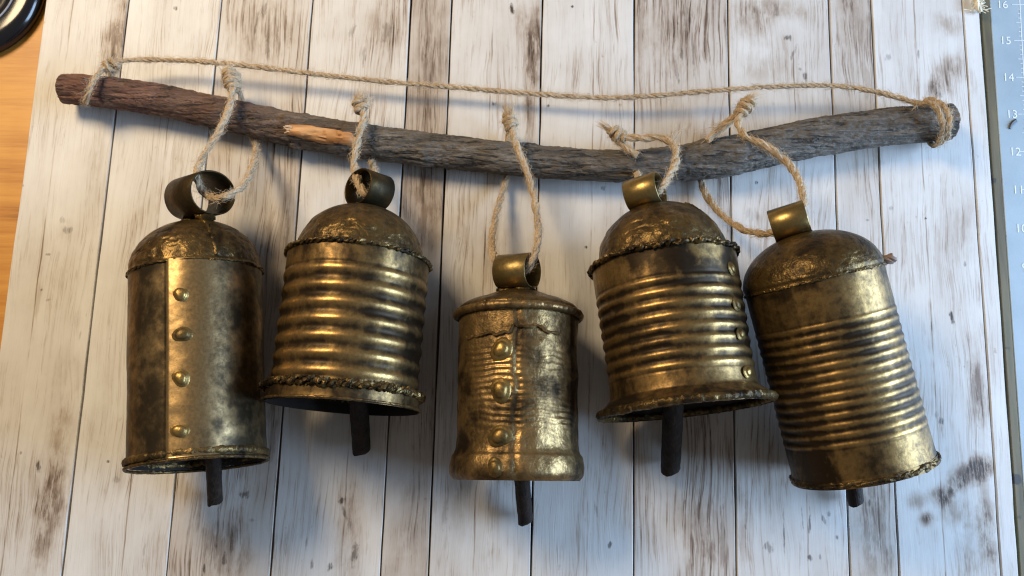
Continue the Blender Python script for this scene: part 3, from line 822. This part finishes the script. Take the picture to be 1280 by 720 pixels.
tt = np.clip(((base - qa) @ (qb - qa)) / ((qb - qa) @ (qb - qa)), 0, 1)
dq = np.linalg.norm((base - qa - tt[..., None] * (qb - qa))[..., :2], axis=2)
rad = rad + np.where(base[..., 2] > 0, .0022 * np.exp(-(dq / .0032) ** 2), 0)
bumps = [(383, 138, .0028, .0035), (368, 190, .0040, .0045), (530, 200, .0015, .006), (880, 190, .0022, .012), (660, 190, .0012, .006), (920, 205, .0016, .006), (1010, 182, .0012, .005), (250, 140, .0012, .006)]
for px, py, h, w in bumps:
    c = np.array(at(px, py, stick_z(px)) - P3[0]); d = np.linalg.norm(base - c, axis=2)
    dd = np.linalg.norm((base - c)[..., :2], axis=2) + .35 * np.abs(base[..., 2] - c[2])
    rad = rad + h * np.exp(-(dd / w) ** 2)
P = Cs[:, None] + rad[..., None] * D
mb = MB(); mb.grid(P, wrap_u=True)
mb.build('bark_surface', M_BARK, branch)
# cut ends: rounded over, pale wood
m = NT('cut_wood'); co = m.coord(); n = m.noise(co, 260, 4)
m.color(m.ramp(n, [(.3, (.13, .075, .045)), (.7, (.36, .24, .15))])); m.set(Roughness=.8); m.bump(n, .6, .0008)
for idx, sg in ((0, -1), (len(P) - 1, 1)):
    mb = MB(); rows = []
    for k, (f, h) in enumerate(((1, 0), (.96, .0006), (.84, .0011), (.5, .0014), (.02, .0015))):
        rows.append(Cs[idx] + (P[idx] - Cs[idx]) * f + T[idx] * sg * h)
    mb.grid(np.array(rows), wrap_u=True)
    mb.build('cut_end', m.m if sg > 0 else M_BARK, branch)
# peeled side twig on the front
m = NT('peeled_wood'); co = m.coord(); n = m.noise(m.mapping(co, scale=(.12, 1, 1)), 260, 4)
m.color(m.ramp(n, [(.3, (.28, .125, .045)), (.55, (.50, .25, .095)), (.75, (.60, .36, .17))])); m.set(Roughness=.6); m.bump(n, .4, .0006)
mb = MB()
zt = stick_z(400) + .0074
C, u = spline([Vector(at(359, 161, zt + .0042)) - P3[0], Vector(at(375, 164, zt + .0030)) - P3[0], Vector(at(400, 168, zt + .0012)) - P3[0], Vector(at(425, 172, zt + .0002)) - P3[0], Vector(at(452, 176, zt - .0012)) - P3[0]], .0005)
T2, N2_, B2_2 = frames(C)
a2 = np.linspace(0, 2 * math.pi, 26, endpoint=False)
rr_ = np.interp(u / u[-1], [0, .05, .15, .5, .85, 1], [.0024, .0036, .0046, .0056, .0058, .0050])
D2 = np.cos(a2)[None, :, None] * N2_[:, None] + np.sin(a2)[None, :, None] * B2_2[:, None]
Q2 = C[:, None] + rr_[:, None, None] * D2
dl = .0011 * fbm(Q2 * np.array([.12, 1, 1]), 420, 14, 3) - .0010 * (1 - np.abs(vnoise(Q2 * np.array([.08, 1, 1]), 330, 15))) ** 5
mb.grid(Q2 + dl[..., None] * D2, wrap_u=True)
mb.cap((Q2 + dl[..., None] * D2)[0]); mb.cap((Q2 + dl[..., None] * D2)[-1])
mb.build('peeled_twig', m.m, branch)
mb = MB(); rr = np.random.default_rng(8)
for _ in range(26):                       # splintered end of the twig
    a_ = rr.uniform(0, 2 * math.pi); q_ = .0028 * math.sqrt(rr.uniform(0, 1))
    c0 = C[6] + q_ * (math.cos(a_) * N2_[0] + math.sin(a_) * B2_2[0])
    l_ = rr.uniform(.002, .0048)
    tube(mb, np.array([c0, c0 - T2[0] * l_ * .6 + rr.normal(0, .0003, 3), c0 - T2[0] * l_ + rr.normal(0, .0005, 3)]), [.0011, .0009, .0003], 5)
mb.build('broken_twig_tip', plain('pale_wood', (.50, .33, .19), .75, scale=500), branch)

# ------------------------------------------------------------------ cords
m = NT('jute'); co = m.coord()
n = m.noise(co, 900, 3, .6); n2 = m.noise(co, 90, 3)
k = m.math('ADD', m.math('MULTIPLY', n, .7), m.math('MULTIPLY', n2, .3))
m.color(m.ramp(k, [(.30, (.22, .145, .08)), (.5, (.40, .295, .185)), (.7, (.57, .455, .32))])); m.set(Roughness=.85); m.bump(n, .6, .0004)
m.b.inputs['Specular IOR Level'].default_value = .2
M_JUTE = m.m
M_FIBRE = plain('jute_fibre', (.55, .43, .29), .85, var=.2, bump=0)
CR = .0024

def A(pts): return [at(*p) for p in pts]
def local(root, pts): return [Vector(p) - root.matrix_world.translation for p in pts]

def cord(name, label, cat, group, paths, knots=(), frays=(), R=CR, seed=0, hair=1100):
    """paths: lists of (px, py, z); knots: (path of the axis, radius px, turns); frays: (px,py,z, dx,dy,dz, n, length, spread)"""
    root = empty(name, Matrix.Translation(at(*paths[0][0])))
    tag(root, label, cat, group)
    mh = MB()
    for i, p in enumerate(paths):
        mb = MB()
        C, T, N, B = twine(mb, local(root, A(p)), R, seed=seed + i)
        mb.build('twine', M_JUTE, root)
        hairs(mh, C, N, B, T, R, int(hair * len(C) * .0007 * 4.5), seed + 50 + i)
    for i, (p, rp, turns) in enumerate(knots):
        C, u = spline(local(root, A(p)), .0006)
        T, N, B = frames(C)
        q = mpp(p[0][0], p[0][1], p[0][2]); Rk = rp * q
        n = int(turns * 26); s = np.linspace(0, 1, n)
        idx = s * (len(C) - 1)
        ax = np.stack([np.interp(idx, np.arange(len(C)), C[:, k]) for k in range(3)], 1)
        Nn = np.stack([np.interp(idx, np.arange(len(C)), N[:, k]) for k in range(3)], 1)
        Bb = np.stack([np.interp(idx, np.arange(len(C)), B[:, k]) for k in range(3)], 1)
        th = s * turns * 2 * math.pi
        prof = np.maximum(.35, np.sin(s * math.pi * .86 + .25) ** .5)
        wv = 1 + .12 * np.sin(3 * th + seed)
        H = ax + (Rk - R * .8)[..., None] * (prof * wv)[:, None] * (np.cos(th)[:, None] * Nn + np.sin(th)[:, None] * Bb) if np.ndim(Rk) else ax + (Rk - R * .8) * (prof * wv)[:, None] * (np.cos(th)[:, None] * Nn + np.sin(th)[:, None] * Bb)
        mb = MB()
        C2, T2, N2, B2_ = twine(mb, H, R * .95, seed=seed + 9 + i)
        mb.build('knot', M_JUTE, root)
        hairs(mh, C2, N2, B2_, T2, R, int(hair * len(C2) * .0007 * 5), seed + 80 + i)
    for i, (px, py, z, ex, ey, ez, nf, spread) in enumerate(frays):
        p0 = np.array(local(root, [at(px, py, z)])[0]); p1 = np.array(local(root, [at(ex, ey, ez)])[0])
        d = p1 - p0; l = np.linalg.norm(d); mb = MB(); rr = np.random.default_rng(seed + 31 + i)
        for _ in range(nf):
            o = rr.normal(0, .00085, 3); e = rr.normal(0, spread * l, 3)
            k = rr.uniform(.65, 1.1)
            a_, b_, c_ = p0 + o, p0 + d * .5 * k + o * 1.1 + e * .3, p0 + d * k + o * 1.2 + e
            c_[2] = max(c_[2], .0004 - root.matrix_world.translation.z)
            Cc, _u = spline([a_, b_, c_], l / 6)
            th_ = rr.uniform(.00012, .00030)
            tube(mb, Cc, np.linspace(th_, th_ * .5, len(Cc)), 4)
        mb.build('frayed_end', M_FIBRE, root)
    f = mh.build('loose_fibres', M_FIBRE, root); f['kind'] = 'stuff'
    return root

G = 'jute cords that hang the bells'
zs = .028
# long hanging cord, tied at both ends of the branch
cord('hanging_cord', 'long jute cord strung between both ends of the branch', 'cord', None,
     [[(140, 79, .022), (165, 75, .019), (210, 75, .017), (280, 79, .017), (380, 91, .015), (480, 102, .014), (560, 108.5, .013), (650, 116, .013), (740, 122, .013), (800, 121, .014), (880, 114.5, .016), (950, 109.5, .018), (1030, 107, .020), (1080, 112, .023), (1120, 121, .026), (1146, 129, .028),
       (1161, 128, .033), (1173, 138, .036), (1178.5, 157, .0335), (1175, 175, .022), (1165, 181, .008), (1150, 158, .0035), (1150, 135, .006), (1160, 124, .017), (1175, 128, .029), (1186, 143, .0355), (1186, 160, .033), (1182, 173, .021), (1172, 178, .008), (1168, 150, .0045)],
      [(111, 124, .010), (107, 128, .019), (110, 117, .0295), (117, 101, .031), (127, 88, .026), (137, 82, .022)],
      [(107, 128, .019), (116, 128, .005), (132, 105, .004), (140, 90, .010), (138, 80, .020)]],
     [([(129, 86, .023), (139, 82, .022), (148, 78, .020)], 9, 2.6)],
     [(150, 79, .02, 138, 96, .016, 22, .22), (1150, 127, .028, 1140, 131, .03, 14, .25)], R=.00175, seed=3)

# bell cords
cord('jute_cord', 'jute cord of the leftmost smooth bell, fat knot just under the long cord', 'cord', G,
     [[(287, 92, .026), (291, 112, .031), (288, 130, .033), (277, 158, .034), (262, 183, .038), (249, 206, .045), (246, 222, .052), (252, 238, .052), (266, 247, .056), (284, 245, .060), (302, 234, .050), (315, 212, .034), (320, 190, .018), (317, 172, .006), (310, 150, .0035), (300, 120, .006), (293, 108, .018)]],
     [([(285, 88, .027), (289, 98, .028), (292, 112, .029)], 11.5, 4.2)],
     [(288, 92, .028, 284, 80, .026, 26, .25)], seed=11)
cord('jute_cord', 'jute cord tied round the branch beside the peeled orange twig', 'cord', G,
     [[(451, 128, .028), (455, 145, .031), (451, 160, .0345), (445, 185, .034), (443, 210, .044), (448, 230, .054), (457, 243, .055), (466, 238, .048), (468, 222, .034), (466, 206, .016), (462, 190, .0035), (458, 160, .004), (453, 140, .014)]],
     [([(449, 122, .028), (451, 132, .029), (453, 142, .030)], 10, 2.6)],
     [(450, 134, .029, 448, 116, .030, 70, .25), (452, 130, .029, 462, 121, .030, 30, .25)], seed=21)
cord('jute_cord', 'jute cord of the middle crinkled bell, straight strand down to its loop', 'cord', G,
     [[(637, 142, .029), (641, 164, .033), (648, 188, .036), (659, 215, .038), (667, 245, .041), (672, 275, .044), (672, 300, .050), (666, 325, .054), (655, 338, .050), (635, 338, .044), (619, 325, .036), (615, 300, .027), (621, 265, .017), (630, 235, .008), (634, 215, .0035), (634, 190, .0035), (636, 165, .008), (638, 154, .022)]],
     [([(636, 144, .030), (638, 153, .031), (640, 161, .032)], 10, 2.4)],
     [(636, 150, .031, 630, 130, .032, 36, .14), (638, 150, .031, 640, 131, .034, 36, .14)], seed=31)
cord('jute_cord', 'jute cord of the broad ribbed bell, its knot to the left', 'cord', G,
     [[(766, 166, .027), (780, 172, .030), (800, 172.5, .033), (825, 172.5, .035), (840, 179, .037), (846, 192, .039), (842, 210, .044), (832, 228, .054), (822, 240, .058), (808, 240, .052), (800, 226, .034), (792, 205, .0045), (785, 188, .004), (776, 178, .012), (770, 170, .024)],
      [(765, 164, .028), (772, 176, .028), (784, 186, .0285), (796, 194, .027)]],
     [([(764, 162, .028), (771, 168, .029), (780, 173, .030)], 10, 3.0)],
     [(764, 164, .029, 749, 153, .030, 40, .10), (838, 178, .036, 846, 160, .040, 18, .3)], seed=41)
cord('jute_cord', 'jute cord of the rightmost bell, long loose loop passing under the branch', 'cord', G,
     [[(938, 128, .028), (925, 145, .032), (923, 158, .034), (935, 172, .038), (960, 184, .041), (982, 201, .042), (997, 222, .044), (1004, 245, .050), (1003, 268, .058), (992, 280, .060), (972, 289, .054), (948, 292, .040), (920, 282, .024), (896, 262, .012), (881, 240, .006), (876, 218, .0035), (882, 185, .0035), (900, 160, .010), (918, 146, .022)],
      [(935, 128, .029), (915, 150, .027), (895, 166, .026), (884, 176, .026)]],
     [([(941, 124, .029), (932, 134, .030), (923, 145, .031)], 10.5, 3.4)],
     [(936, 126, .030, 947, 117, .028, 50, .2), (918, 146, .028, 885, 170, .026, 30, .12)], seed=51)

# frayed scrap of string at the top of the board's right edge
sc = empty('string_scrap', Matrix.Translation(at(1222, 8, .0)))
tag(sc, 'small frayed cream string scrap on the top right edge of the board', 'string')
mb = MB()
twine(mb, local(sc, A([(1219, -12, .003), (1220, -2, .004), (1222, 8, .004), (1226, 14, .003)])), .0020, seed=71)
mb.build('twine', plain('cream_string', (.70, .64, .50), .85, bump=0), sc)
mb = MB(); rr = np.random.default_rng(4)
for _ in range(70):
    c0 = np.array(local(sc, [at(rr.uniform(1217, 1227), rr.uniform(-4, 13), .003)])[0]); e = rr.normal(0, 1, 3) * np.array([.0025, .0030, .0012])
    c1 = c0 + e; c1[2] = max(c1[2], .0006)
    tube(mb, np.array([c0, (c0 + c1) / 2 + rr.normal(0, .0005, 3), c1]), .00028, 4)
mb.build('frayed_end', plain('cream_fibre', (.74, .68, .54), .85, bump=0), sc)
